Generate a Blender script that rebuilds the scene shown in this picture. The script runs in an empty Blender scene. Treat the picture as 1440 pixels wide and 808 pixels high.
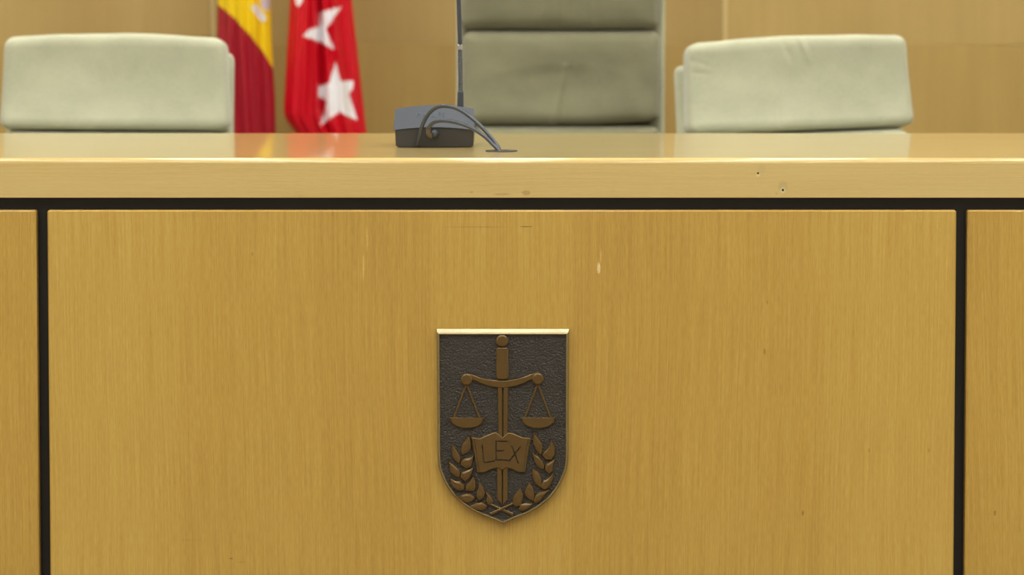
import bpy, bmesh, math, random
from mathutils import Vector, Matrix, noise as mnoise
random.seed(7)
scene = bpy.context.scene
C = scene.collection

# ------------------------------------------------------------------ camera
F = 4500.0                       # focal length in pixels of the 1440x808 frame
PP_Y = 261.0                     # principal point row (the frame is a crop below the lens axis)
TH = math.atan(F / 77000.0)      # pitch read from the slight convergence of the upright joints
Y0 = 4.60                        # bench front plane
TOP_Z = 0.76                     # worktop height
def ray(px, py):
    cx, cy = (px - 720.0) / F, (PP_Y - py) / F
    return Vector((cx, math.cos(TH) + cy * math.sin(TH), -math.sin(TH) + cy * math.cos(TH)))
_d = ray(720, 222)
CAM = Vector((0, 0, TOP_Z - _d.z / _d.y * Y0))
def P(px, py, Y):                # point on the upright plane at depth Y
    d = ray(px, py); return CAM + d * (Y / d.y)
def PZ(px, py, Z):               # point on the level plane at height Z
    d = ray(px, py); return CAM + d * ((Z - CAM.z) / d.z)
BACK_Y = PZ(720, 187, TOP_Z).y   # rear edge of the worktop

cam = bpy.data.cameras.new('camera'); cam_o = bpy.data.objects.new('camera', cam); C.objects.link(cam_o)
cam_o.location = CAM; cam_o.rotation_euler = (math.pi / 2 - TH, 0, 0)
cam.sensor_width = 36; cam.sensor_fit = 'HORIZONTAL'; cam.lens = F * 36 / 1440
cam.shift_y = -(404.0 - PP_Y) / 1440.0
cam.clip_start = 0.05; cam.clip_end = 60
cam.dof.use_dof = True; cam.dof.focus_distance = Y0 + 0.02; cam.dof.aperture_fstop = 5.2
scene.camera = cam_o

# ------------------------------------------------------------------ world, exposure
w = bpy.data.worlds.new('world'); scene.world = w; w.use_nodes = True
w.node_tree.nodes['Background'].inputs[0].default_value = (0.9, 0.95, 1, 1)
w.node_tree.nodes['Background'].inputs[1].default_value = 0.05
vs = scene.view_settings
vs.view_transform = 'Standard'; vs.look = 'None'; vs.gamma = 1.0; vs.use_curve_mapping = False
vs.exposure = 0.0
LAMP = 10.3                       # ceiling diffuser radiance

# ------------------------------------------------------------------ helpers
def lin(c):
    return tuple(((v / 255) / 12.92 if v / 255 <= 0.04045 else ((v / 255 + 0.055) / 1.055) ** 2.4) for v in c[:3]) + (1.0,)

def tag(o, label=None, cat=None, group=None, kind=None):
    if label: o['label'] = label
    if cat: o['category'] = cat
    if group: o['group'] = group
    if kind: o['kind'] = kind
    return o
def link(name, me, m=None, parent=None, smooth=False):
    o = bpy.data.objects.new(name, me); C.objects.link(o)
    if m: me.materials.append(m)
    if parent: o.parent = parent
    if smooth:
        for p in me.polygons: p.use_smooth = True
    return o
def obj(name, bm, m=None, parent=None, smooth=False):
    bmesh.ops.recalc_face_normals(bm, faces=bm.faces)
    me = bpy.data.meshes.new(name); bm.to_mesh(me); bm.free()
    return link(name, me, m, parent, smooth)
def empty(name, loc, rz=0.0, parent=None):
    o = bpy.data.objects.new(name, None); C.objects.link(o); o.location = loc; o.rotation_euler = (0, 0, rz)
    o.empty_display_size = 0.1
    if parent: o.parent = parent
    return o
def box(bm, lo, hi, bev=0.0, seg=2):
    r = bmesh.ops.create_cube(bm, size=1.0)
    vs_ = r['verts']
    for v in vs_:
        v.co = Vector([lo[i] + (v.co[i] + 0.5) * (hi[i] - lo[i]) for i in range(3)])
    if bev:
        es = list({e for v in vs_ for e in v.link_edges})
        bmesh.ops.bevel(bm, geom=es, offset=bev, segments=seg, affect='EDGES', profile=0.5)
def BM(): return bmesh.new()
def lathe(bm, prof, n=24, c=(0, 0, 0), axis='Z'):
    """prof: (radius, height) list; closed ends where radius is 0"""
    rings = []
    for r, h in prof:
        ring = []
        for i in range(n):
            a = 2 * math.pi * i / n
            p = (r * math.cos(a), r * math.sin(a), h)
            if axis == 'Y': p = (p[0], p[2], p[1])
            if axis == 'X': p = (p[2], p[0], p[1])
            ring.append(bm.verts.new(Vector(p) + Vector(c)))
        rings.append(ring)
    for a, b in zip(rings, rings[1:]):
        for i in range(n):
            bm.faces.new((a[i], a[(i + 1) % n], b[(i + 1) % n], b[i]))
    bm.faces.new(rings[0]); bm.faces.new(rings[-1])
def spline(pts, n=8, closed=False):
    """Catmull-Rom through points"""
    pts = [Vector(p) for p in pts]; out = []; N = len(pts)
    rng = range(N if closed else N - 1)
    for i in rng:
        if closed: p0, p1, p2, p3 = pts[i - 1], pts[i], pts[(i + 1) % N], pts[(i + 2) % N]
        else: p0, p1, p2, p3 = pts[max(i - 1, 0)], pts[i], pts[i + 1], pts[min(i + 2, N - 1)]
        for k in range(n):
            t = k / n
            out.append(0.5 * ((2 * p1) + (p2 - p0) * t + (2 * p0 - 5 * p1 + 4 * p2 - p3) * t * t + (3 * p1 - p0 - 3 * p2 + p3) * t ** 3))
    if not closed: out.append(pts[-1])
    return out
def tube(bm, pts, rad, n=10):
    """pts list of Vector, rad float or list"""
    pts = [Vector(p) for p in pts]
    if not hasattr(rad, '__len__'): rad = [rad] * len(pts)
    t = (pts[1] - pts[0]).normalized()
    up = Vector((0, 0, 1)) if abs(t.z) < 0.9 else Vector((1, 0, 0))
    nrm = t.cross(up).normalized(); rings = []
    for i, p in enumerate(pts):
        if i == 0: t = pts[1] - pts[0]
        elif i == len(pts) - 1: t = pts[-1] - pts[-2]
        else: t = pts[i + 1] - pts[i - 1]
        t.normalize(); nrm = (nrm - t * nrm.dot(t)).normalized(); b = t.cross(nrm)
        rings.append([bm.verts.new(p + (nrm * math.cos(2 * math.pi * k / n) + b * math.sin(2 * math.pi * k / n)) * rad[i]) for k in range(n)])
    for a, b in zip(rings, rings[1:]):
        for i in range(n): bm.faces.new((a[i], a[(i + 1) % n], b[(i + 1) % n], b[i]))
    bm.faces.new(rings[0]); bm.faces.new(rings[-1])
def stops(half, r, n, k=4):
    """non-uniform samples from -half to half, dense within r of the ends"""
    e = [half - r + r * math.sin(math.pi / 2 * i / k) for i in range(1, k + 1)]
    inner = [-(half - r) + 2 * (half - r) * i / n for i in range(n + 1)]
    return [-x for x in reversed(e)] + inner + e
def rslab(w, h, d, r, nx, nz, ny=3, fn=None):
    """rounded box centred at 0: x width, z height, y depth; fn(p) moves each point"""
    X, Z, Yy = stops(w / 2, r, nx), stops(h / 2, r, nz), stops(d / 2, r, ny)
    bm = BM(); vd = {}
    nX, nZ, nY = len(X) - 1, len(Z) - 1, len(Yy) - 1
    def V(i, j, k):
        key = (i, j, k)
        if key not in vd:
            p = Vector((X[i], Yy[j], Z[k]))
            q = Vector((max(-(w / 2 - r), min(w / 2 - r, p.x)), max(-(d / 2 - r), min(d / 2 - r, p.y)), max(-(h / 2 - r), min(h / 2 - r, p.z))))
            dl = p - q
            if dl.length > 1e-9: p = q + dl.normalized() * r
            if fn: p = fn(p)
            vd[key] = bm.verts.new(p)
        return vd[key]
    for i in range(nX):
        for k in range(nZ):
            for j in (0, nY): bm.faces.new((V(i, j, k), V(i + 1, j, k), V(i + 1, j, k + 1), V(i, j, k + 1)))
    for i in range(nX):
        for j in range(nY):
            for k in (0, nZ): bm.faces.new((V(i, j, k), V(i + 1, j, k), V(i + 1, j + 1, k), V(i, j + 1, k)))
    for j in range(nY):
        for k in range(nZ):
            for i in (0, nX): bm.faces.new((V(i, j, k), V(i, j + 1, k), V(i, j + 1, k + 1), V(i, j, k + 1)))
    return bm
def area2(p):
    return sum(a[0] * b[1] - b[0] * a[1] for a, b in zip(p, p[1:] + p[:1]))
def inset(p, b):
    """mitred inward offset of a closed 2-D polygon (counter-clockwise)"""
    n = len(p); out = []
    for i in range(n):
        a, c, e = Vector(p[i - 1]), Vector(p[i]), Vector(p[(i + 1) % n])
        d1, d2 = (c - a).normalized(), (e - c).normalized()
        n1, n2 = Vector((-d1.y, d1.x)), Vector((-d2.y, d2.x))
        m = n1 + n2
        if m.length < 1e-6: m = n1
        m.normalize(); k = max(0.45, m.dot(n1))
        out.append(c + m * (b / k))
    return out
def relief(bm, poly, yb, yf, bev):
    """raised plate from a 2-D (x,z) outline: back at yb, front at yf (towards -y), chamfered by bev"""
    p = [Vector((a[0], a[1])) for a in poly]
    if area2([tuple(a) for a in p]) < 0: p.reverse()
    q = inset(p, bev)
    ymid = yf + (bev if yb > yf else -bev) * 0.9
    rows = [[bm.verts.new((a.x, yb, a.y)) for a in p], [bm.verts.new((a.x, ymid, a.y)) for a in p], [bm.verts.new((a.x, yf, a.y)) for a in q]]
    n = len(p)
    for a, b in zip(rows, rows[1:]):
        for i in range(n): bm.faces.new((a[i], a[(i + 1) % n], b[(i + 1) % n], b[i]))
    f = bm.faces.new(rows[2]); bmesh.ops.triangulate(bm, faces=[f])
    bm.faces.new(list(reversed(rows[0])))
def boolean_cut(o, cutter_bm):
    cm = bpy.data.meshes.new('cut'); bmesh.ops.recalc_face_normals(cutter_bm, faces=cutter_bm.faces); cutter_bm.to_mesh(cm); cutter_bm.free()
    co = bpy.data.objects.new('cut', cm); C.objects.link(co)
    bpy.context.view_layer.update(); co.matrix_world = o.matrix_world.copy()
    md = o.modifiers.new('cut', 'BOOLEAN'); md.operation = 'DIFFERENCE'; md.solver = 'EXACT'; md.use_self = True; md.use_hole_tolerant = True; md.object = co
    bpy.context.view_layer.update()
    dg = bpy.context.evaluated_depsgraph_get()
    me = bpy.data.meshes.new_from_object(o.evaluated_get(dg))
    o.modifiers.clear(); o.data = me
    bpy.data.objects.remove(co); bpy.data.meshes.remove(cm)

# ------------------------------------------------------------------ node material helpers
class NT:
    def __init__(s, name):
        s.m = bpy.data.materials.new(name); s.m.use_nodes = True; s.t = s.m.node_tree
        s.b = s.t.nodes['Principled BSDF']
    def n(s, typ, **kw):
        nd = s.t.nodes.new(typ)
        for k, v in kw.items(): setattr(nd, k, v)
        return nd
    def l(s, a, b): s.t.links.new(a, b)
    def put(s, sock, v):
        if isinstance(v, bpy.types.NodeSocket): s.l(v, sock)
        else: sock.default_value = v
    def math(s, op, a, b=0.0, c=None, clamp=False):
        nd = s.n('ShaderNodeMath', operation=op, use_clamp=clamp); s.put(nd.inputs[0], a); s.put(nd.inputs[1], b)
        if c is not None: s.put(nd.inputs[2], c)
        return nd.outputs[0]
    def mapr(s, v, a, b, c=0.0, d=1.0, smooth=True):
        nd = s.n('ShaderNodeMapRange', interpolation_type='SMOOTHSTEP' if smooth else 'LINEAR')
        s.put(nd.inputs['Value'], v); nd.inputs['From Min'].default_value = a; nd.inputs['From Max'].default_value = b
        nd.inputs['To Min'].default_value = c; nd.inputs['To Max'].default_value = d
        return nd.outputs['Result']
    def mix(s, f, a, b, mode='MIX'):
        nd = s.n('ShaderNodeMix', data_type='RGBA', blend_type=mode)
        s.put(nd.inputs[0], f); s.put(nd.inputs[6], a); s.put(nd.inputs[7], b)
        return nd.outputs[2]
    def noise(s, vec, scale=1.0, detail=3.0, rough=0.55):
        nd = s.n('ShaderNodeTexNoise'); s.l(vec, nd.inputs['Vector'])
        nd.inputs['Scale'].default_value = scale; nd.inputs['Detail'].default_value = detail; nd.inputs['Roughness'].default_value = rough
        return nd.outputs['Fac']
    def scaled(s, vec, sc, off=(0, 0, 0)):
        nd = s.n('ShaderNodeMapping'); s.l(vec, nd.inputs['Vector'])
        nd.inputs['Scale'].default_value = sc; nd.inputs['Location'].default_value = off
        return nd.outputs[0]
    def ramp(s, v, pts):
        nd = s.n('ShaderNodeValToRGB'); s.put(nd.inputs[0], v); e = nd.color_ramp.elements
        while len(e) < len(pts): e.new(0.5)
        for el, (p, c) in zip(e, pts): el.position = p; el.color = c
        return nd.outputs[0]
    def bump(s, h, strength, dist=0.001):
        nd = s.n('ShaderNodeBump'); s.l(h, nd.inputs['Height']); nd.inputs['Strength'].default_value = strength; nd.inputs['Distance'].default_value = dist
        s.l(nd.outputs[0], s.b.inputs['Normal'])
    def set(s, **kw):
        nm = dict(rough='Roughness', metal='Metallic', spec='Specular IOR Level', coat='Coat Weight', coatr='Coat Roughness', sheen='Sheen Weight', ior='IOR')
        for k, v in kw.items(): s.put(s.b.inputs[nm[k]], v)
    def col(s, c): s.put(s.b.inputs['Base Color'], c)

def flat(name, c, rough=0.5, metal=0.0, var=0.0, bump=0.0, scale=200.0, spec=0.5):
    t = NT(name); t.set(rough=rough, metal=metal, spec=spec)
    tc = t.n('ShaderNodeTexCoord').outputs['Object']
    nz = t.noise(tc, scale, 3)
    a = lin(c); lo = tuple(v * (1 - var) for v in a[:3]) + (1,); hi = tuple(min(1, v * (1 + var)) for v in a[:3]) + (1,)
    t.col(t.mix(nz, lo, hi))
    if bump: t.bump(nz, bump)
    return t.m

def wood(name, light, mid, dark, along='Z', mirror=False, leaf=None, rough=0.35, coat=0.3, marks=(), fine=1.0, seed=0.0, coatr=0.15, spec=0.5, blotch=0.5):
    """veneer: grain runs along one axis; leaf = list of (distance from centre, 0..1 tone) for book-matched leaves
       marks: (cx, cz, rx, rz, colour, strength) knots and scratches in object x,z"""
    t = NT(name); t.set(rough=rough, coat=coat, coatr=coatr, spec=spec)
    tc = t.n('ShaderNodeTexCoord').outputs['Object']
    sp = t.n('ShaderNodeSeparateXYZ'); t.l(tc, sp.inputs[0])
    ax, al = (sp.outputs[0], sp.outputs[2]) if along == 'Z' else (sp.outputs[2], sp.outputs[0])
    depth = sp.outputs[1]
    across = t.math('ABSOLUTE', ax) if mirror else ax
    # slow drift so the grain is not ruler-straight
    cb = t.n('ShaderNodeCombineXYZ'); t.l(across, cb.inputs[0]); t.l(al, cb.inputs[1]); t.l(depth, cb.inputs[2])
    base = t.scaled(cb.outputs[0], (1, 1, 1), (seed, seed * 1.7, 0))
    drift = t.math('MULTIPLY', t.math('SUBTRACT', t.noise(t.scaled(base, (1.5, 0.8, 1.5)), 1.0, 2), 0.5), 0.05)
    acr2 = t.math('ADD', across, drift)
    cb2 = t.n('ShaderNodeCombineXYZ'); t.l(acr2, cb2.inputs[0]); t.l(al, cb2.inputs[1]); t.l(depth, cb2.inputs[2])
    g = t.scaled(cb2.outputs[0], (1, 1, 1), (seed, seed * 1.3, 0))
    fine_n = t.noise(t.scaled(g, (420, 6.0, 420)), 1.0, 2.0, 0.6)
    mid_n = t.noise(t.scaled(g, (42, 0.9, 42)), 1.0, 3.0)
    pore = t.noise(t.scaled(g, (700, 60, 700)), 1.0, 2.0)
    broad = t.noise(t.scaled(g, (5, 1.1, 5)), 1.0, 2.0)
    tone = t.math('MULTIPLY_ADD', t.math('SUBTRACT', broad, 0.5), blotch, 0.5)
    if leaf:
        rp = t.n('ShaderNodeValToRGB'); e = rp.color_ramp.elements
        while len(e) < len(leaf): e.new(0.5)
        for el, (p, v) in zip(e, leaf): el.position = p; el.color = (v, v, v, 1)
        t.l(across, rp.inputs[0]); tone = t.math('ADD', t.math('SUBTRACT', tone, 0.5), rp.outputs[0])
    tone = t.math('ADD', tone, t.math('MULTIPLY', t.math('SUBTRACT', mid_n, 0.5), 0.26))
    tone = t.math('ADD', tone, t.math('MULTIPLY', t.math('SUBTRACT', fine_n, 0.5), 0.8 * fine))
    tone = t.math('ADD', tone, t.math('MULTIPLY', t.math('SUBTRACT', pore, 0.5), 0.6 * fine), clamp=True)
    colr = t.ramp(tone, [(0.0, lin(dark)), (0.5, lin(mid)), (1.0, lin(light))])
    for (cx, cz, rx, rz, c, st) in marks:
        dx = t.math('DIVIDE', t.math('SUBTRACT', sp.outputs[0], cx), rx)
        dz = t.math('DIVIDE', t.math('SUBTRACT', sp.outputs[2], cz), rz)
        r2 = t.math('ADD', t.math('MULTIPLY', dx, dx), t.math('MULTIPLY', dz, dz))
        mk = t.math('MULTIPLY', t.mapr(r2, 1.0, 0.15, 0, 1), st)
        nzm = t.mapr(t.noise(tc, 700.0, 2), 0.38, 0.62, 0.35, 1.0)
        colr = t.mix(t.math('MULTIPLY', mk, nzm), colr, lin(c))
    t.col(colr)
    t.bump(t.math('ADD', fine_n, pore), 0.05, 0.0006)
    return t.m

def fabric(name, c, rough=0.9):
    t = NT(name); t.set(rough=rough, spec=0.15, sheen=0.35)
    t.b.inputs['Sheen Roughness'].default_value = 0.5
    tc = t.n('ShaderNodeTexCoord').outputs['Object']
    a = t.noise(t.scaled(tc, (900, 900, 60)), 1, 2); b = t.noise(t.scaled(tc, (60, 60, 900)), 1, 2)
    wv = t.math('MULTIPLY', t.math('ADD', a, b), 0.5)
    bl = t.noise(tc, 9.0, 3)
    k = t.math('ADD', t.math('MULTIPLY', wv, 0.5), t.math('MULTIPLY', bl, 0.5))
    L = lin(c)
    t.col(t.ramp(k, [(0.34, tuple(v * 0.84 for v in L[:3]) + (1,)), (0.66, tuple(min(1, v * 1.12) for v in L[:3]) + (1,))]))
    t.bump(wv, 0.25, 0.0008)
    return t.m

M = {}
M['black'] = flat('black_laminate', (22, 21, 22), 0.45, var=0.2, bump=0.02, scale=60)
M['ceiling'] = flat('white_ceiling', (225, 225, 218), 0.9, var=0.03, scale=40)
M['plaster'] = flat('pale_plaster', (205, 200, 186), 0.9, var=0.04, scale=30)
M['floor'] = flat('brown_floor', (120, 104, 82), 0.5, var=0.12, scale=6)
M['gunmetal'] = flat('slate_grey_plastic', (51, 58, 69), 0.40, var=0.05, bump=0.05, scale=900)
M['gunlow'] = flat('charcoal_plastic', (44, 42, 40), 0.55, var=0.06, bump=0.08, scale=900)
M['rubber'] = flat('grey_cable_sheath', (54, 60, 70), 0.25, var=0.04, scale=300)
M['letters'] = flat('faint_grey_lettering', (68, 76, 89), 0.5, var=0.02)
M['copper'] = flat('tan_strain_relief', (98, 86, 76), 0.45, var=0.15, scale=400)
M['chrome'] = flat('brushed_steel', (190, 192, 195), 0.25, 1.0, var=0.03)
M['darkplastic'] = flat('black_chair_plastic', (30, 30, 32), 0.5, var=0.08)
M['brass'] = flat('brass', (200, 165, 90), 0.3, 1.0, var=0.05)
M['polewood'] = flat('dark_pole_wood', (96, 62, 36), 0.4, var=0.15, scale=30)
M['fabric'] = fabric('pale_sage_fabric', (184, 186, 159))
M['fabric_dark'] = fabric('olive_sage_fabric', (136, 134, 107))

# bronze of the plaque
def bronze(name, c1, c2, rough, bump, scale, metal=0.55):
    t = NT(name); t.set(rough=rough, metal=metal, coat=0.5, coatr=0.14)
    tc = t.n('ShaderNodeTexCoord').outputs['Object']
    nz = t.noise(tc, scale, 4); n2 = t.noise(tc, scale * 0.22, 3)
    t.col(t.mix(t.math('MULTIPLY_ADD', nz, 0.6, t.math('MULTIPLY', n2, 0.4)), lin(c1), lin(c2)))
    t.bump(nz, bump, 0.002)
    t.l(t.b.inputs['Normal'].links[0].from_socket, t.b.inputs['Coat Normal'])
    return t.m
M['bronze_field'] = bronze('dark_patina_bronze', (32, 30, 26), (58, 53, 46), 0.34, 1.0, 380)
M['bronze'] = bronze('brown_bronze', (92, 70, 32), (108, 84, 42), 0.26, 0.06, 500)
M['bronze_rim'] = bronze('worn_bronze_edge', (124, 110, 72), (152, 138, 98), 0.27, 0.10, 300)

# ------------------------------------------------------------------ room shell
RX, RY0, RY1, RZ = 4.2, -2.2, 7.62, 3.4
def slab(name, lo, hi, m, kind='structure', parent=None):
    bm = BM(); box(bm, lo, hi); o = obj(name, bm, m, parent)
    if kind: o['kind'] = kind
    return o
slab('floor', (-RX, RY0, -0.08), (RX, RY1, 0), M['floor'])
slab('ceiling', (-RX, RY0, RZ), (RX, RY1, RZ + 0.08), M['ceiling'])
slab('wall_left', (-RX - 0.1, RY0, 0), (-RX, RY1, RZ), M['plaster'])
slab('wall_right', (RX, RY0, 0), (RX + 0.1, RY1, RZ), M['plaster'])
slab('wall_front', (-RX, RY0 - 0.1, 0), (RX, RY0, RZ), M['plaster'])
M['joint'] = flat('pale_joint_strip', (206, 186, 128), 0.5, var=0.04)
wall = slab('wall_back', (-RX, RY1, 0), (RX, RY1 + 0.1, RZ), M['joint'])
# wall panels, 1.22 m modules; upper and lower course
WF = RY1 - 0.004
jx = P(1020, 40, WF).x; jw = 0.010; jz = P(1400, 62, WF).z
pitch = jx - P(299, 40, WF).x
tones = {}
k0 = -3
for k in range(k0, 3):
    x0, x1 = jx + k * pitch + jw / 2, jx + (k + 1) * pitch - jw / 2
    x0, x1 = max(x0, -RX + 0.002), min(x1, RX - 0.002)
    for row, (z0, z1) in enumerate(((0.004, jz - 0.0002), (jz + 0.0002, RZ - 0.004))):
        key = (k + 7) % 3
        if (key, row) not in tones:
            dd = ((-8, -7, -4), (3, 3, 2), (0, 0, 0))[key]
            up = (2, 3, 6) if row else (0, 0, 0)
            f = lambda c: tuple(a + b + e for a, b, e in zip(c, dd, up))
            tones[(key, row)] = wood('wall_veneer', f((188, 163, 98)), f((170, 142, 79)), f((150, 121, 62)), 'Z', rough=0.4, coat=0.15, fine=0.5, seed=3.1 * key + row, coatr=0.3, blotch=0.7)
        bm = BM(); box(bm, (x0 - (x0 + x1) / 2, 0, z0), (x1 - (x0 + x1) / 2, 0.004, z1), 0.0003, 1)
        o = obj('wall_panel', bm, tones[(key, row)], wall); o.location = ((x0 + x1) / 2, WF, 0)

# ------------------------------------------------------------------ ceiling lights
td = NT('lit_diffuser'); td.col((0.9, 0.9, 0.88, 1))
td.b.inputs['Emission Color'].default_value = (1.0, 0.99, 0.945, 1); td.b.inputs['Emission Strength'].default_value = LAMP
M['lit'] = td.m
M['frame'] = flat('white_fixture_frame', (230, 230, 228), 0.4, var=0.01)
bm = BM()
LW, LD = 0.6, 1.2
for (a, b) in (((-LW, -LD), (LW, -LD + 0.05)), ((-LW, LD - 0.05), (LW, LD)), ((-LW, -LD + 0.05), (-LW + 0.05, LD - 0.05)), ((LW - 0.05, -LD + 0.05), (LW, LD - 0.05))):
    box(bm, (a[0] / 2, a[1] / 2, -0.03), (b[0] / 2, b[1] / 2, 0))
fr_me = bpy.data.meshes.new('frame'); bm.to_mesh(fr_me); bm.free(); fr_me.materials.append(M['frame'])
bm = BM(); box(bm, (-LW / 2 + 0.026, -LD / 2 + 0.026, -0.022), (LW / 2 - 0.026, LD / 2 - 0.026, -0.002))
df_me = bpy.data.meshes.new('diffuser'); bm.to_mesh(df_me); bm.free(); df_me.materials.append(M['lit'])
for iy, ly in enumerate((-0.5, 1.2, 2.9, 4.6, 6.4)):
    for ix, lx in enumerate((-2.8, -1.4, 0.0, 1.4, 2.8)):
        t = empty('ceiling_light', (lx, ly, RZ))
        tag(t, 'white rectangular light panel set flush in the ceiling', 'light', 'ceiling light panels')
        link('frame', fr_me, None, t); link('diffuser', df_me, None, t)

# ------------------------------------------------------------------ bench: base and front panels
def X0(px): return P(px, 400, Y0).x
zt_bot = P(720, 278, Y0).z                       # underside of worktop
zp_top = P(720, 295.3, Y0).z                     # top of front panels
xl, xr = P(58.5, 296, Y0).x, P(1353, 296, Y0).x  # joint centres
mod = xr - xl; gap = 0.0163; xc = (xl + xr) / 2
PT = 0.022
bench = empty('judges_bench', (xc, Y0 + 0.03, 0))
tag(bench, 'long wooden judges bench front of veneered panels with black joints', 'bench')
def loc(p): return p - Vector((xc, Y0 + 0.03, 0))
bm = BM()
hw = mod * 1.5
box(bm, (-hw, -0.03 + PT + 0.004, 0.0), (hw, 0.02, zt_bot))
obj('black_frame', bm, M['black'], bench)
ZB = 0.09
def mk(px, py, rx, rz, c, s, cx, cz):
    q = P(px, py, Y0); return (q.x - cx, q.z - cz, rx / 1000, rz / 1000, c, s)
LIGHT, MID, DARK = (198, 169, 88), (180, 146, 66), (156, 119, 47)
leafC = [(0.0, 0.54), (0.095, 0.57), (0.108, 0.43), (0.2, 0.42), (0.30, 0.44), (0.42, 0.5), (0.455, 0.53), (0.468, 0.62), (0.64, 0.64)]
KN = (120, 78, 30)
PZC = 0.4
cm = [mk(842, 377, 3, 10, (238, 222, 176), 0.9, xc, PZC), mk(845, 360, 1.2, 12, (220, 190, 120), 0.6, xc, PZC),
      mk(511, 375, 1.6, 24, (226, 192, 116), 0.6, xc, PZC), mk(516, 335, 1.3, 22, (222, 188, 112), 0.5, xc, PZC),
      mk(740, 318.5, 12, 1.0, (84, 60, 30), 0.9, xc, PZC), mk(670, 319, 60, 0.9, (130, 98, 48), 0.6, xc, PZC),
      mk(1075, 494, 2.2, 6, KN, 0.7, xc, PZC), mk(1079, 425, 1.8, 4, KN, 0.5, xc, PZC), mk(1222, 633, 2, 4, KN, 0.55, xc, PZC),
      mk(1306, 633, 2, 4, KN, 0.45, xc, PZC), mk(1129, 721, 2.6, 5, KN, 0.8, xc, PZC), mk(355, 357, 2, 4, KN, 0.5, xc, PZC),
      mk(325, 785, 3.5, 1.6, (100, 72, 30), 0.8, xc, PZC), mk(340, 790, 9, 1.0, (140, 104, 48), 0.5, xc, PZC), mk(265, 759, 18, 0.9, (150, 112, 54), 0.5, xc, PZC),
      mk(468, 300, 1.2, 8, (140, 92, 40), 0.6, xc, PZC)]
matC = wood('front_veneer_centre', LIGHT, MID, DARK, 'Z', True, leafC, marks=cm, seed=0.0, blotch=0.35)
rm = [mk(1399, 721, 2.4, 5, KN, 0.8, xc + mod, PZC)]
leafS = [(0.0, 0.52), (0.095, 0.5), (0.105, 0.36), (0.3, 0.42), (0.455, 0.48), (0.465, 0.44), (0.60, 0.5), (0.64, 0.42)]
matR = wood('front_veneer_right', LIGHT, MID, DARK, 'Z', True, leafS, marks=rm, seed=4.0, blotch=0.35)
matL = wood('front_veneer_left', LIGHT, MID, DARK, 'Z', True, leafS, seed=8.0, blotch=0.35)
for k, mt in ((-1, matL), (0, matC), (1, matR)):
    bm = BM(); box(bm, (-(mod - gap) / 2, 0, ZB - PZC), ((mod - gap) / 2, PT, zp_top - PZC), 0.0022, 1)
    o = obj('front_panel', bm, mt, bench); o.location = (k * mod, -0.03, PZC)
bm = BM(); box(bm, (-hw, -0.022, 0.0), (hw, -0.006 + PT - 0.02, ZB - 0.012)); obj('plinth', bm, M['black'], bench)
for s in (-1, 1):
    bm = BM(); box(bm, (min(s * hw, s * (hw - 0.03)), 0.02, 0), (max(s * hw, s * (hw - 0.03)), 0.70, zt_bot)); obj('end_panel', bm, matL, bench)

# ------------------------------------------------------------------ worktop
def mkw(px, py, rx, rz, c, s):
    q = P(px, py, Y0); return (q.x - xc, q.z - TOP_Z, rx / 1000, rz / 1000, c, s)
wm = [mkw(1101, 262, 9, 10, (166, 152, 104), 0.75), mkw(1101, 267.5, 5, 5, (222, 208, 160), 0.8),
      mkw(1071, 238, 8, 8, (178, 160, 104), 0.6), mkw(1066, 246, 3.4, 3.2, (226, 206, 158), 0.8),
      mkw(740, 271, 8, 4.5, (128, 98, 46), 0.6), mkw(706, 273, 16, 2.2, (150, 122, 62), 0.6), mkw(663, 270, 4, 1.6, (140, 110, 56), 0.6),
      mkw(1092, 272, 2.5, 1.6, (150, 130, 80), 0.7)]
M['worktop'] = wood('worktop_veneer', (208, 186, 126), (196, 171, 108), (178, 150, 86), 'X', marks=wm, rough=0.30, coat=0.78, coatr=0.045, spec=0.4, fine=0.6, seed=2.0, blotch=0.5)
wt = None
bm = BM()
zb = zt_bot - TOP_Z; rr = 0.0085
prof = [(0.0006, zb), (0.0, zb + 0.0006)]
for i in range(9):
    a = math.pi / 2 * i / 8
    prof.append((rr - rr * math.cos(a), -rr + rr * math.sin(a)))
D_ = BACK_Y - Y0
prof += [(D_ - 0.006, 0.0), (D_ - 0.0018, -0.0018), (D_, -0.006), (D_, zb)]
hwt = hw + 0.02
ra = [bm.verts.new((-hwt, y, z)) for y, z in prof]; rb = [bm.verts.new((hwt, y, z)) for y, z in prof]
for i in range(len(prof)):
    j = (i + 1) % len(prof); bm.faces.new((ra[i], rb[i], rb[j], ra[j]))
bm.faces.new(ra); bm.faces.new(list(reversed(rb)))
wt = obj('bench_worktop', bm, M['worktop'])
wt.location = (xc, Y0, TOP_Z)
for p in wt.data.polygons: p.use_smooth = len(p.vertices) == 4 and p.area < 0.2 and p.area < 0.01
tag(wt, 'long glossy pale wooden worktop lying along the judges bench', 'worktop')
cut = BM()
for px, py, r in ((1101, 267, 0.0019), (1066, 243.5, 0.0016)):
    q = P(px, py, Y0); lathe(cut, [(r, -0.01), (r, 0.012)], 14, (q.x - xc, 0, q.z - TOP_Z), 'Y')
g = PZ(705.5, 212.6, TOP_Z)
lathe(cut, [(0.0118, -0.2), (0.0118, 0.2)], 32, (g.x - xc, g.y - Y0, 0))
boolean_cut(wt, cut)
for px, py, r in ((1101, 267, 0.0019), (1066, 243.5, 0.0016)):
    q = P(px, py, Y0); bm = BM(); lathe(bm, [(r * 0.98, 0.003), (r * 0.98, 0.0115)], 14, (q.x - xc, 0, q.z - TOP_Z), 'Y')
    tag(obj('screw_hole', bm, M['darkplastic'], wt), 'small dark screw hole')
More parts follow.
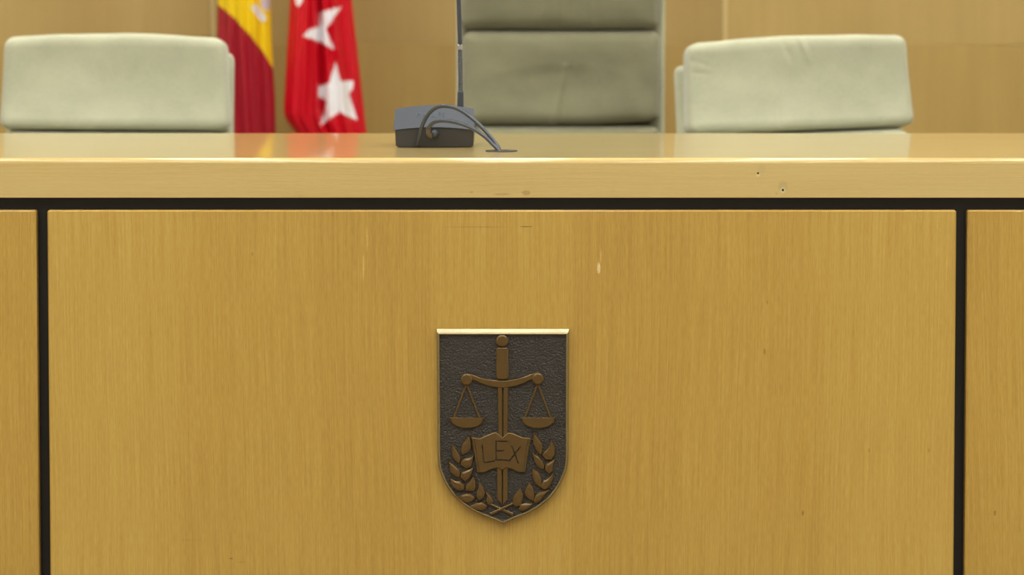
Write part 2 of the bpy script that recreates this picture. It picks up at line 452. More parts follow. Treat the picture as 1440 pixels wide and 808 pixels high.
# cable grommet: slotted disc let into the worktop
bm = BM(); R = (P(728, 212, g.y).x - P(683, 212, g.y).x) / 2
lathe(bm, [(R, 0.0002), (R, 0.0010), (R - 0.0010, 0.0018), (0.0125, 0.0018), (0.0112, 0.0012), (0.0112, -0.05)], 40, (0, 0, 0))
for f in [f for f in bm.faces if len(f.verts) > 4]: bm.faces.remove(f)
gr = obj('cable_grommet', bm, M['gunlow'], wt); gr.location = (g.x - xc, g.y - Y0, 0)
gr['label'] = 'round grey cable grommet'

# ------------------------------------------------------------------ shield plaque
po = P(707, 738, Y0)
plq = empty('shield_plaque', (po.x, Y0, po.z))
tag(plq, 'bronze shield plaque with sword, scales, open book and laurel on the bench front', 'plaque')
YF = Y0 - 0.016          # approx front of the relief, for turning pixels into millimetres
def q2(px, py):
    q = P(px, py, YF); return (q.x - po.x, q.z - po.z)
def crop(ox, oy, sc): return lambda pts: [q2(ox + a / sc, oy + b / sc) for a, b in pts]
cA = crop(610, 455, 5.215); cB = crop(610, 595, 5.385); cL = crop(612, 600, 5.99); cR = crop(700, 600, 5.853); cO = crop(600, 450, 2.695)
curve_l = [(615, 648), (620, 669), (629, 687), (641, 702), (656, 714), (674, 724), (692, 731)]
outline = [(613.5, 463)] + curve_l + [(707.5, 738)] + [(1414.5 - a, b) for a, b in reversed(curve_l)] + [(800.5, 463)]
cs = [(p.x, p.y) for p in spline([(a, b, 0) for a, b in [(614.6, 600)] + curve_l + [(706, 737.2)]], 4)][:-1]
outline = [(613.5, 463)] + cs + [(707.5, 738)] + [(1414.5 - a, b) for a, b in reversed(cs)] + [(800.5, 463)]
sh = [Vector(q2(*p)) for p in outline]
if area2([tuple(a) for a in sh]) < 0: sh.reverse()
# plate with its dark field, then the chamfered rim around it
field = inset(sh, 0.0035)
bm = BM(); relief(bm, field, 0.0, -0.010, 0.0005); plate = obj('plate', bm, M['bronze_field'], plq)
bm = BM()
rings = [(sh, 0.0), (sh, -0.008), (inset(sh, 0.0012), -0.0125), (inset(sh, 0.0030), -0.0142), (inset(sh, 0.0042), -0.0140), (inset(sh, 0.0050), -0.0095)]
# top edge of the rim is a broad slope that faces the ceiling
ztop = max(p.y for p in sh)
rv = []
for k, (pl, y) in enumerate(rings):
    row = []
    for i, p in enumerate(pl):
        z = p.y
        if sh[i].y > ztop - 0.001:
            z = ztop - (0, 0.0, 0.0042, 0.0064, 0.0076, 0.0086)[k]
        row.append(bm.verts.new((p.x, y, z)))
    rv.append(row)
n = len(sh)
for a, b in zip(rv, rv[1:]):
    for i in range(n): bm.faces.new((a[i], a[(i + 1) % n], b[(i + 1) % n], b[i]))
rim = obj('rim', bm, M['bronze_rim'], plq)
YB, YR = -0.0095, -0.0150
def circ(px, py, r, n=28): return [q2(px + r * math.cos(2 * math.pi * i / n), py + r * math.sin(2 * math.pi * i / n)) for i in range(n)]
def rpart(name, poly, parent, yf=YR, bev=0.0009, m='bronze', yb=YB):
    bm = BM(); relief(bm, poly, yb, yf, bev); return obj(name, bm, M[m], parent)
# sword: two blade halves with a central groove, grip, pommel
bm = BM()
for s in (0, 1):
    up = [(468, 440), (501, 440), (503, 855), (474, 855)] if s == 0 else [(511, 440), (546, 440), (541, 855), (509, 855)]
    relief(bm, cA(up), YB, -0.0138, 0.0007)
    dn = [(478, 320), (516, 320), (518, 622), (480, 575)] if s == 0 else [(524, 320), (560, 320), (560, 578), (522, 622)]
    relief(bm, cB(dn), YB, -0.0138, 0.0007)
sword = obj('sword_blade', bm, M['bronze'], plq)
grip = [(470, 175), (536, 175), (548, 190), (548, 392), (534, 410), (472, 410), (457, 392), (457, 190)]
rpart('grip', cA(grip), sword, -0.0155, 0.0013)
rpart('pommel', circ(706.2, 479.4, 8.6), sword, -0.0160, 0.0018)
# balance
beam_t = spline([(238, 368, 0), (285, 376, 0), (360, 402, 0), (460, 416, 0), (545, 416, 0), (645, 396, 0), (720, 368, 0), (765, 362, 0)], 4)
beam_b = spline([(765, 420, 0), (722, 410, 0), (640, 446, 0), (545, 468, 0), (460, 468, 0), (365, 446, 0), (285, 412, 0), (240, 425, 0)], 4)
beam = rpart('balance_beam', cA([(p.x, p.y) for p in beam_t] + [(p.x, p.y) for p in beam_b]), plq, -0.0150, 0.0010)
for kx, ky in ((240, 410), (763, 405)):
    rpart('beam_knob', circ(610 + kx / 5.215, 455 + ky / 5.215, 8.1), beam, -0.0160, 0.0016)
    for s in (-1, 1):
        ex = kx + s * 95; t = 8
        rpart('cord', cA([(kx - t, 446), (kx + t, 446), (ex + t, 694), (ex - t, 694)]), beam, -0.0128, 0.0006)
    pan = [(kx - 132, 689), (kx + 140, 689)] + [(kx + 3 + 122 * math.cos(a), 698 + 70 * math.sin(a)) for a in [math.pi * i / 16 for i in range(0, 17)]]
    rpart('pan', cA(pan), beam, -0.0150, 0.0010)
# open book with LEX cut into the pages
bk_top = [(285, 105), (350, 115), (400, 92), (460, 68), (485, 76), (520, 108), (560, 72), (600, 76), (670, 106), (735, 113)]
bk_bot = [(712, 245), (690, 372), (640, 370), (590, 347), (545, 336), (520, 356), (480, 336), (430, 350), (380, 375), (330, 372), (308, 245)]
book = rpart('open_book', cB(bk_top + bk_bot), plq, -0.0158, 0.0010)
cut = BM()
def stroke(a, b, wd=5.0, y0=-0.0134, y1=-0.019):
    a, b = Vector(a), Vector(b); d = (b - a).normalized(); nn = Vector((-d.y, d.x)) * wd / 2
    a2, b2 = a - d * wd / 2, b + d * wd / 2
    pts = cB([tuple(a2 + nn), tuple(b2 + nn), tuple(b2 - nn), tuple(a2 - nn)])
    v = [cut.verts.new((p[0], y, p[1])) for y in (y0, y1) for p in pts]
    for f in ((0, 1, 2, 3), (7, 6, 5, 4), (0, 4, 5, 1), (1, 5, 6, 2), (2, 6, 7, 3), (3, 7, 4, 0)): cut.faces.new([v[i] for i in f])
for a, b in (((366, 165), (380, 298)), ((380, 298), (458, 284)), ((472, 136), (472, 276)), ((472, 136), (556, 136)), ((472, 207), (530, 207)), ((472, 276), (560, 278)),
             ((592, 172), (640, 300)), ((655, 178), (572, 284))):
    stroke(a, b, 10.0)
for a, b in (((306, 120), (345, 362)), ((714, 125), (678, 362))): stroke(a, b, 3.5)
boolean_cut(book, cut)
book.data.materials.append(M['bronze_field'])
for p in book.data.polygons:
    if abs(p.normal.y) > 0.9 and abs(p.center.y + 0.0134) < 0.0003: p.material_index = 1
# laurel branches: a stem and its leaves
LEFT = [[(290, 80), (300, 130), (302, 185), (270, 220), (225, 240), (214, 195), (230, 140)],
        [(143, 140), (175, 190), (203, 235), (213, 270), (203, 313), (165, 285), (138, 235)],
        [(325, 245), (315, 290), (300, 340), (255, 352), (212, 320), (217, 288), (245, 265), (290, 262)],
        [(113, 290), (160, 325), (198, 358), (211, 385), (206, 425), (165, 415), (125, 380), (118, 330)],
        [(322, 340), (310, 390), (290, 430), (250, 460), (212, 430), (217, 388), (260, 370), (300, 355)],
        [(125, 430), (165, 455), (210, 460), (243, 490), (247, 530), (200, 540), (150, 510), (128, 470)],
        [(320, 415), (340, 465), (343, 510), (325, 545), (256, 540), (256, 497), (290, 460)],
        [(165, 570), (220, 580), (260, 560), (310, 570), (338, 595), (318, 625), (260, 640), (200, 610)],
        [(370, 460), (400, 500), (423, 550), (408, 600), (370, 622), (347, 590), (348, 555), (365, 510)],
        [(285, 670), (340, 642), (400, 634), (438, 662), (430, 690), (380, 708), (320, 692)],
        [(422, 540), (465, 580), (488, 620), (480, 653), (444, 653), (428, 625), (440, 580)]]
RIGHT = [[(293, 45), (330, 90), (368, 140), (368, 190), (353, 235), (315, 190), (290, 130)],
         [(442, 100), (470, 170), (470, 230), (440, 275), (395, 270), (362, 232), (377, 212), (410, 180), (435, 140)],
         [(283, 212), (330, 240), (363, 275), (383, 310), (381, 353), (330, 330), (300, 280)],
         [(475, 260), (455, 310), (455, 360), (425, 390), (387, 357), (392, 307), (430, 290)],
         [(283, 340), (335, 370), (353, 410), (361, 450), (355, 500), (310, 470), (285, 410)],
         [(460, 380), (455, 430), (430, 490), (385, 520), (349, 497), (368, 447), (410, 430)],
         [(258, 455), (290, 495), (302, 550), (296, 613), (250, 595), (218, 550), (235, 500)],
         [(428, 518), (385, 560), (350, 610), (312, 632), (294, 612), (308, 562), (350, 535)],
         [(188, 505), (210, 560), (203, 610), (188, 648), (150, 660), (118, 630), (125, 580), (155, 535)],
         [(290, 632), (250, 675), (205, 697), (167, 677), (188, 634), (230, 627)]]
def leafmesh(poly):
    """domed leaf: outline, shoulder ring and a raised middle"""
    p = [Vector(a) for a in poly]
    if area2([tuple(a) for a in p]) < 0: p.reverse()
    sm = []
    tip = max(range(len(p)), key=lambda i: (p[i] - sum(p, Vector((0, 0))) / len(p)).length)
    N = len(p)
    for i in range(N):                      # round everything but the tip
        a, b, c = p[i - 1], p[i], p[(i + 1) % N]
        if i == tip: sm.append(b)
        else: sm += [b * 0.86 + a * 0.14, b * 0.86 + c * 0.14]
    cen = sum(sm, Vector((0, 0))) / len(sm)
    bm = BM(); rows = []
    for f, y in ((1.06, YB), (1.06, -0.0128), (0.95, -0.0146), (0.5, -0.0155)):
        rows.append([bm.verts.new((cen.x + (a.x - cen.x) * f, y, cen.y + (a.y - cen.y) * f)) for a in sm])
    for a, b in zip(rows, rows[1:]):
        for i in range(len(sm)): bm.faces.new((a[i], a[(i + 1) % len(sm)], b[(i + 1) % len(sm)], b[i]))
    bm.faces.new(rows[-1]); bm.faces.new(list(reversed(rows[0])))
    return bm
for side, cc, leaves, a, b in (('l', cL, LEFT, (415, 608), (600, 692)), ('r', cR, RIGHT, (600, 608), (428, 688))):
    d = (Vector(b) - Vector(a)).normalized(); nn = Vector((-d.y, d.x)) * 11
    st = cB([tuple(Vector(a) + nn * 0.6), tuple(Vector(b) + nn), tuple(Vector(b) - nn), tuple(Vector(a) - nn * 0.6)])
    stem = rpart('laurel_stem', st, plq, -0.0142 if side == 'l' else -0.0150, 0.0008)
    for L in leaves:
        obj('leaf', leafmesh(cc(L)), M['bronze'], stem)

# ------------------------------------------------------------------ conference microphone
mb = PZ(611, 207.3, TOP_Z); YM = mb.y
mic = empty('conference_microphone', (mb.x, YM, TOP_Z))
tag(mic, 'grey gooseneck conference microphone with two cables standing on the worktop', 'microphone')
def mq(px, py, y=0.0):
    q = P(px, py, YM + y); return Vector((q.x - mb.x, y, q.z - TOP_Z))
# lower body: vertical dark back, bottom corners cut
def arch(pl, pr, pm, n=10):
    out = []
    for i in range(n + 1):
        t = i / n; b = pl + (pr - pl) * t; h = pm.z - (pl.z + pr.z) / 2
        out.append(Vector((b.x, 0, b.z + h * 4 * t * (1 - t))))
    return out
DM = 0.125
bl, br = mq(556.5, 204.5), mq(665.3, 204.5)
bl2, br2 = mq(561.5, 207.6), mq(661, 207.6)
for v in (bl2, br2): v.z = 0.0005
mid_l, mid_r, mid_m = mq(555.5, 183), mq(666.2, 183), mq(611, 178.5)
edge = arch(mid_l, mid_r, mid_m)
bm = BM()
prof = [bl, bl2, br2, br] + list(reversed(edge))
fa = [bm.verts.new(p) for p in prof]; fb = [bm.verts.new(p + Vector((0, DM, 0))) for p in prof]
for i in range(len(prof)):
    j = (i + 1) % len(prof); bm.faces.new((fa[i], fa[j], fb[j], fb[i]))
bm.faces.new(fa); bm.faces.new(fb)
bmesh.ops.bevel(bm, geom=[e for e in bm.edges if abs(e.verts[0].co.y - e.verts[1].co.y) < 1e-6 and e.verts[0].co.y < 0.01], offset=0.001, segments=2, affect='EDGES')
obj('lower_body', bm, M['gunlow'], mic)
# upper cover: slopes back and up, overhanging the lower body a little
BT = 0.021
lo_l, lo_r, lo_m = mq(553.5, 183, -0.002), mq(667, 183, -0.002), mq(611, 178.7, -0.002)
lo = [p + Vector((0, -0.0025, 0)) for p in arch(lo_l, lo_r, lo_m)]
hi = [p + Vector((0, BT, 0)) for p in arch(mq(555.6, 153.2, BT), mq(666.4, 152.6, BT), mq(611, 147.6, BT))]
top = [Vector((p.x * 0.97, DM, p.z - 0.012)) for p in hi]
bot = [Vector((p.x, DM, p.z)) for p in lo]
bm = BM(); rows = [[bm.verts.new(p) for p in r] for r in (lo, hi, top, bot)]
for a, b in zip(rows, rows[1:] + rows[:1]):
    for i in range(len(a) - 1): bm.faces.new((a[i], a[i + 1], b[i + 1], b[i]))
for e in (0, -1): bm.faces.new([r[e] for r in rows])
bmesh.ops.bevel(bm, geom=[e for e in bm.edges if len(e.link_faces) == 2 and e.calc_face_angle(0) > 0.6], offset=0.0016, segments=3, affect='EDGES')
cover = obj('top_cover', bm, M['gunmetal'], mic)
# faint maker's lettering moulded on the sloping back
fc = bpy.data.curves.new('lettering', 'FONT'); fc.body = 'PHILIPS'; fc.size = 0.0125; fc.extrude = 0.0002; fc.align_x = 'CENTER'; fc.align_y = 'CENTER'; fc.space_character = 1.15
fo = bpy.data.objects.new('lettering_src', fc); C.objects.link(fo); bpy.context.view_layer.update()
fm = bpy.data.meshes.new_from_object(fo.evaluated_get(bpy.context.evaluated_depsgraph_get())); bpy.data.objects.remove(fo)
fm.name = 'lettering'; fm.materials.clear(); fm.materials.append(M['letters'])
ft = link('lettering', fm, None, cover)
m0, m1 = lo[5], hi[5]
sl = (m1 - m0); ang = math.atan2(sl.z, sl.y)
ft.location = m0 + sl * 0.55 + Vector(((P(606, 166, YM).x - mb.x), 0, 0)) + Vector((0, -math.sin(ang), math.cos(ang))) * 0.0004
ft.rotation_euler = (ang, 0, 0)
# gooseneck
YG = 0.045
def gq(px, py): return mq(px, py, YG)
gb = gq(647.5, 153); gt = gq(647.6, 129)
bm = BM(); tube(bm, [gb - Vector((0, 0, .008)), gb, gt, gt + Vector((0, 0, .0012))], [0.0052, 0.0052, 0.0046, 0.0036], 16); neck = obj('neck_ferrule', bm, M['gunmetal'], mic, False)
rib = [gt]; rads = [0.0036]
N = 44; e1 = gq(647, 70)
for i in range(1, N + 1):
    rib.append(gt.lerp(e1, i / N)); rads.append(0.0038 if i % 2 else 0.0031)
bm = BM(); tube(bm, rib, rads, 14); obj('flexible_neck', bm, M['gunmetal'], mic)
e2 = gq(646.8, 62.5)
bm = BM(); tube(bm, [e1, e1.lerp(e2, .1), e1.lerp(e2, .9), e2], [0.0036, 0.0045, 0.0045, 0.0034], 16); obj('neck_collar', bm, M['chrome'], mic)
e3 = gq(644.8, -4)
pts = spline([e2, e3, e3 + Vector((-0.004, 0.01, 0.07)), e3 + Vector((-0.008, 0.05, 0.15)), e3 + Vector((-0.010, 0.11, 0.19))], 10)
bm = BM(); tube(bm, pts, 0.0034, 14); obj('neck_rod', bm, M['gunmetal'], mic, True)
d = (pts[-1] - pts[-2]).normalized(); cp = pts[-1]
bm = BM(); tube(bm, [cp, cp + d * .004, cp + d * .012, cp + d * .045, cp + d * .052, cp + d * .055], [0.004, .007, .009, .009, .007, .003], 18); obj('capsule', bm, M['gunlow'], mic, True)
# cables
gl = Vector((g.x - mb.x, g.y - YM, 0))
def path(pts, y0, y1):
    n = len(pts); out = []
    for i, (a, b) in enumerate(pts):
        t = i / (n - 1); y = y0 + (y1 - y0) * (t ** 1.15)
        q = P(a, b, YM + y); out.append(Vector((q.x - mb.x, y, q.z - TOP_Z)))
    return out
yg = gl.y
c1 = path([(586.5, 203), (589, 194), (594, 176), (602, 161), (613, 151.5), (625, 149), (641, 152), (657, 161), (673, 174.5), (688, 190), (698, 203), (702.5, 212)], -0.006, yg + 0.003)
c1[0].y = -0.0035
c1 += [Vector((c1[-1].x + 0.0006, c1[-1].y, -0.012)), Vector((c1[-1].x + 0.0006, c1[-1].y, -0.05))]
bm = BM(); tube(bm, spline(c1, 8), 0.0030, 12); obj('cable', bm, M['rubber'], mic, True)
bm = BM(); lathe(bm, [(0.0036, -0.006), (0.0036, 0.002)], 16, (c1[0].x, 0.0, c1[0].z), 'Y'); obj('cable_socket', bm, M['darkplastic'], mic)
c2 = path([(606, 191), (602.5, 187), (602.5, 180.5), (608, 173.5), (618, 170), (632, 170.5), (648, 174), (665, 181), (681, 191.5), (693, 203), (701.5, 212)], -0.014, yg - 0.002)
c2 += [Vector((c2[-1].x, c2[-1].y - 0.003, -0.012)), Vector((c2[-1].x, c2[-1].y - 0.003, -0.05))]
bm = BM(); tube(bm, spline(c2, 8), 0.0030, 12); obj('cable', bm, M['rubber'], mic, True)
bm = BM(); tube(bm, spline(c2[:3], 8), [0.0037] * 17, 12); obj('strain_relief', bm, M['copper'], mic, True)
pj = mq(611.5, 187.5)
bm = BM(); lathe(bm, [(0.0060, 0.002), (0.0060, -0.004), (0.0052, -0.006), (0.0050, -0.016), (0.0040, -0.019), (0.001, -0.020)], 24, (pj.x, 0, pj.z), 'Y'); obj('cable_plug', bm, M['gunmetal'], mic, True)

# ------------------------------------------------------------------ chairs
def wrinkle(p, s, amp):
    return amp * (mnoise.noise(Vector((p.x * 9 + s, p.z * 14, s))) + 0.5 * mnoise.noise(Vector((p.x * 22, p.z * 30 + s, s))))
def back_xform(rec, zs):
    """back space (x, thickness, height above seat) -> chair space, reclined about the seat hinge"""
    return Matrix.Translation((0, 0, zs)) @ Matrix.Rotation(-rec, 4, 'X')
def finish(bm, name, m, parent, X=None, smooth=True):
    if X is not None: bmesh.ops.transform(bm, matrix=X, verts=bm.verts)
    return obj(name, bm, m, parent, smooth)
def under(t, seat_w, seat_d, zs, yb, m):
    """seat, column and five-star base below the back"""
    bm = rslab(seat_w, 0.10, seat_d, 0.035, 12, 2, 12, lambda p: p + Vector((0, 0, 0.012 * math.cos(p.x / seat_w * 3) if p.z > 0 else 0)))
    bmesh.ops.translate(bm, vec=(0, yb - seat_d / 2 - 0.01, zs - 0.05), verts=bm.verts); obj('seat', bm, m, t, True)
    yc = yb - seat_d / 2
    bm = BM(); lathe(bm, [(0.05, zs - 0.13), (0.05, zs - 0.1)], 20, (0, yc, 0)); lathe(bm, [(0.028, 0.10), (0.028, zs - 0.13)], 16, (0, yc, 0)); obj('gas_column', bm, M['chrome'], t, False)
    bm = BM()
    for k in range(5):
        a = 2 * math.pi * k / 5 + 0.3; e = Vector((math.cos(a) * 0.22, math.sin(a) * 0.22 + yc, 0.075))
        tube(bm, [Vector((0, yc, 0.115)), e.lerp(Vector((0, yc, 0.11)), .5), e], [0.028, 0.022, 0.015], 10)
    base = obj('star_base', bm, M['chrome'], t, True)
    for k in range(5):
        a = 2 * math.pi * k / 5 + 0.3; bm = BM()
        for s in (-1, 1): lathe(bm, [(0.027, -0.008), (0.027, 0.008)], 16, (s * 0.014, 0, 0), 'X')
        box(bm, (-0.006, -0.008, 0), (0.006, 0.008, 0.045))
        o = obj('caster', bm, M['darkplastic'], base); o.location = (math.cos(a) * 0.22, math.sin(a) * 0.22 + yc, 0.0275); o.rotation_euler = (0, 0, a + 0.6)
    bm = BM(); box(bm, (-0.04, yc, zs - 0.125), (0.04, yb + 0.05, zs - 0.105)); box(bm, (-0.04, yb + 0.03, zs - 0.125), (0.04, yb + 0.05, zs + 0.12)); obj('back_bracket', bm, M['darkplastic'], t)

def low_chair(name, label, px_l, px_r, py_top, py_bot, Y, yaw, roll, shell_w, shell_dx, shell_top, seed, m, rec=0.09, creases=()):
    a, b = P(px_l, py_top, Y), P(px_r, py_top, Y); cz = P(720, py_bot, Y).z
    cx = (a.x + b.x) / 2; w_ = b.x - a.x; h_ = (a.z - cz) / math.cos(rec)
    t = empty(name, (cx, Y + 0.055, 0), yaw); tag(t, label, 'chair', 'judges chairs behind the bench')
    zs = 0.46; zc = (a.z + cz) / 2
    X = Matrix.Translation((0, 0, zc)) @ Matrix.Rotation(roll, 4, 'Y') @ Matrix.Rotation(-rec, 4, 'X')
    def f(p):
        p = p.copy(); u, v = p.x / (w_ / 2), p.z / (h_ / 2)
        if p.y < 0: p.y += -0.006 * (1 - u ** 4) + 0.015 * (1 - v * v) * (1 - 0.5 * u * u) + wrinkle(p, seed, 0.0018)
        if p.y < 0.02:
            for (x0, z0, ln, ang, am, wd) in creases:      # pulled folds in the cover
                dx, dz = p.x - x0, p.z - z0; s_ = dx * math.sin(ang) + dz * math.cos(ang); c_ = dx * math.cos(ang) - dz * math.sin(ang)
                p.y += am * math.exp(-(c_ / wd) ** 2 - (s_ / ln) ** 2)
        if v > 0.6: p.z += 0.008 * (1 - u * u) * (v - 0.6) / 0.4 * 1.0
        p.z += wrinkle(Vector((p.x, 0, 0)), seed + 3, 0.0016) * (1 if v > 0.5 else 0)
        p.x *= 1 + 0.02 * (-v)
        return p
    bm = rslab(w_, h_, 0.085, 0.020, 110, 46, 3, f); finish(bm, 'head_cushion', m, t, X)
    h2 = 0.22
    bm = rslab(w_ * 0.99, h2, 0.085, 0.03, 24, 12, 3, lambda p: p + Vector((0, -0.015 * (1 - (2 * p.x / w_) ** 2) * (1 - (2 * p.z / h2) ** 2) if p.y < 0 else 0, 0)))
    bmesh.ops.translate(bm, vec=(0, -0.004, -h_ / 2 - h2 / 2 - 0.004), verts=bm.verts); finish(bm, 'lumbar_cushion', m, t, X)
    stp = h_ / 2 - shell_top; hs = h_ + h2 - shell_top
    bm = rslab(shell_w, hs, 0.035, 0.016, 16, 16, 2)
    bmesh.ops.translate(bm, vec=(shell_dx, 0.062, stp - hs / 2), verts=bm.verts); finish(bm, 'back_shell', m, t, X)
    under(t, w_ - 0.01, 0.46, zs, 0.02 - (zc - zs) * math.tan(rec), m)
    return t
low_chair('low_back_chair', 'pale sage low-back chair beside the red and yellow flag', -2, 318, 55, 184.5, 6.15, -0.03, 0.004, 0.446, -0.001, 0.022, 1.0, M['fabric'])
low_chair('low_back_chair', 'pale sage low-back chair with creased top on the side away from the flags', 964, 1285, 58, 185.5, 6.15, 0.13, -0.036, 0.446, -0.006, 0.036, 5.0, M['fabric'],
          creases=((-0.025, 0.062, 0.018, -0.5, 0.003, 0.005), (0.0, 0.066, 0.016, -0.45, 0.0035, 0.005), (0.012, 0.060, 0.02, -0.5, -0.004, 0.005), (-0.2, 0.05, 0.018, 1.9, 0.002, 0.004), (-0.2, 0.03, 0.016, 1.7, 0.002, 0.004), (0.03, -0.02, 0.05, 0.2, -0.002, 0.01), (-0.05, -0.05, 0.04, 0.05, 0.002, 0.008)))

# high-back chair in the middle
YH = 6.45
hc = P(789, 100, YH).x; sw = P(937, 100, YH).x - P(641, 100, YH).x; cw = P(929, 100, YH).x - P(651, 100, YH).x
t = empty('high_back_chair', (hc, YH + 0.05, 0)); tag(t, 'olive sage high-back executive chair standing behind the microphone', 'chair', 'judges chairs behind the bench')
mH = M['fabric_dark']
z_b, z_t = P(789, 178, YH).z, P(789, 43, YH).z; seg = z_t - z_b
recH = 0.03
XH = Matrix.Translation((0, 0, z_b)) @ Matrix.Rotation(-recH, 4, 'X')
for i, s0 in enumerate((-1.3, 0, 1, 2)):
    hh = seg * (1.3 if i == 0 else 1.0) - 0.003
    def f(p, i=i, hh=hh):
        p = p.copy(); u, v = p.x / (cw / 2), p.z / (hh / 2)
        if p.y < 0:
            p.y += -0.014 * (1 - u ** 6) * (1 - v ** 6) + wrinkle(p, 11 + i * 3, 0.0030)
            if i == 1:                                   # sag and crease of a sat-in cushion
                p.y += 0.018 * math.exp(-((u * u) / 0.7 + (v + 0.15) ** 2 / 0.5))
                p.y -= 0.0045 * math.exp(-((p.x - 0.004 - 0.2 * p.z) / 0.007) ** 2) * (1 if v < 0.3 else 0.3)
                arc = p.z - (0.022 - 1.6 * p.x * p.x)                  # rim of the sat-in hollow
                p.y -= 0.0016 * math.exp(-(arc / 0.008) ** 2) * math.exp(-(p.x / 0.10) ** 4) + 0.004 * max(0, min(1, arc / 0.01)) * math.exp(-(p.x / 0.12) ** 4) * max(0, 0.8 - v)
                p.y += 0.003 * math.sin(p.x * 90 + p.z * 40) * max(0, abs(u) - 0.55)
            if i == 2:
                for x0, k in ((-0.03, 0.10), (0.0, -0.05), (0.03, 0.08), (0.055, -0.1)):
                    p.y -= 0.0028 * math.exp(-((p.x - x0 - k * p.z) / 0.006) ** 2) * max(0, -v)
        if i == 1 and v < -0.5: p.z += 0.010 * max(0, u) ** 2 * (-v - 0.5) * 2
        p.x += 0.004 * (v * 0.5)
        if i >= 2: p.y -= 0.24 * (p.z + hh / 2 + (i - 2) * seg)
        return p
    bm = rslab(cw, hh, 0.08, 0.020, 110, 46, 3, f)
    bmesh.ops.translate(bm, vec=(0, 0, (s0 * seg) + hh / 2 + 0.0015), verts=bm.verts); finish(bm, 'back_cushion', mH, t, XH)
hs = seg * 4.35
def fs(p):
    p = p.copy(); u = abs(p.x) / (sw / 2)
    p.y -= 0.035 * max(0, u - 0.82) / 0.18
    p.y -= 0.24 * max(0, p.z + hs / 2 - 2.3 * seg)
    return p
bm = rslab(sw, hs, 0.05, 0.02, 30, 24, 2, fs)
bmesh.ops.translate(bm, vec=(0, 0.062, -1.3 * seg + hs / 2), verts=bm.verts); finish(bm, 'back_shell', M['fabric'], t, XH)
under(t, cw, 0.48, 0.46, 0.02, mH)

# ------------------------------------------------------------------ flags on stands
def pip(x, y, poly):
    c = False; n = len(poly)
    for i in range(n):
        (x1, y1), (x2, y2) = poly[i], poly[i - 1]
        if (y1 > y) != (y2 > y) and x < (x2 - x1) * (y - y1) / (y2 - y1) + x1: c = not c
    return c
def flagmat(name, rough=0.42):
    t = NT(name); t.set(rough=rough, spec=0.4)
    at = t.n('ShaderNodeVertexColor', layer_name='dye')
    tc = t.n('ShaderNodeTexCoord').outputs['Object']
    wv = t.noise(t.scaled(tc, (500, 500, 500)), 1, 2)
    t.col(t.mix(0.08, at.outputs[0], t.mix(wv, (0, 0, 0, 1), at.outputs[0])))
    return t.m
M['flag'] = flagmat('dyed_satin_cloth')
YFg = 7.30
def lerp_tab(tab, y):
    if y <= tab[0][0]: 
        (a, b), (c, d) = tab[0], tab[1]
        return b
    for (a, b), (c, d) in zip(tab, tab[1:]):
        if a <= y <= c: return b + (d - b) * (y - a) / (c - a)
    return tab[-1][1]
def flag(name, label, left, right, py_top, py_bot, folds, colour, depth, nu=150, nv=300, hem=None):
    """left/right: tables (row, column) of the hanging cloth's outline; a pleated tube of cloth hung round its pole"""
    xm = P((lerp_tab(left, 0) + lerp_tab(right, 0)) / 2, 0, YFg).x
    bm = BM(); cl = bm.loops.layers.color.new('dye'); grid = []; cols = {}
    for j in range(nv + 1):
        py = py_top + (py_bot - py_top) * j / nv
        row = []
        a, b = lerp_tab(left, py), lerp_tab(right, py)
        n2 = nu
        for i in range(n2 + 40):
            if i <= n2: u = i / n2; front = True
            else: u = 1 - (i - n2) / 40; front = False
            q = py
            if hem: q = min(py, hem(u) + (py_bot - hem(u)) * 0 if py > hem(u) else py)
            px = a + (b - a) * u
            base = math.sin(math.pi * u) ** 0.7
            if front: y = -depth * base * 0.8 + folds(u, py) * min(1, 4 * u, 4 * (1 - u))
            else: y = depth * base * 0.8 + 0.008 * math.sin(u * 20)
            w_ = P(px, q, YFg); v = bm.verts.new((w_.x - xm, y, w_.z)); row.append(v)
            cols[v] = colour(px, q, front)
        grid.append(row)
    for r0, r1 in zip(grid, grid[1:]):
        n2 = len(r0)
        for i in range(n2):
            f = bm.faces.new((r0[i], r0[(i + 1) % n2], r1[(i + 1) % n2], r1[i]))
            for lp in f.loops: lp[cl] = cols[lp.vert]
    bmesh.ops.recalc_face_normals(bm, faces=bm.faces)
    me = bpy.data.meshes.new(name); bm.to_mesh(me); bm.free(); me.materials.append(M['flag'])
    for p in me.polygons: p.use_smooth = True
    o = link(name, me); o.location = (xm, YFg, 0); tag(o, label, 'flag')
    # its stand
    zt = P(700, py_top, YFg).z
    st = empty('flag_stand', (xm, YFg, 0)); tag(st, 'dark wooden floor stand holding the ' + ('starred red flag' if 'star' in label else 'red and yellow flag'), 'flag stand')
    bm = BM(); lathe(bm, [(0.082, 0), (0.082, 0.018), (0.075, 0.03), (0.035, 0.045), (0.03, 0.10), (0.018, 0.11)], 32); obj('base', bm, M['polewood'], st, False)
    bm = BM(); lathe(bm, [(0.013, 0.1), (0.013, zt + 0.12)], 16); obj('pole', bm, M['polewood'], st)
    bm = BM(); lathe(bm, [(0.012, zt + 0.12), (0.022, zt + 0.13), (0.012, zt + 0.14), (0.026, zt + 0.17), (0.014, zt + 0.21), (0.001, zt + 0.25)], 16); obj('finial', bm, M['brass'], st, True)
    return o
def SRGB(c): return tuple(v / 255 for v in c) + (1,)
RED, YEL, RED2, WHITE, GREY = SRGB((166, 26, 44)), SRGB((240, 206, 20)), SRGB((210, 5, 34)), SRGB((250, 250, 254)), SRGB((176, 170, 178))
def z1(pts): return [(290 + a / 4.041, b / 4.041) for a, b in pts]
def z2(pts): return [(340 + a / 13.47, b / 13.47) for a, b in pts]
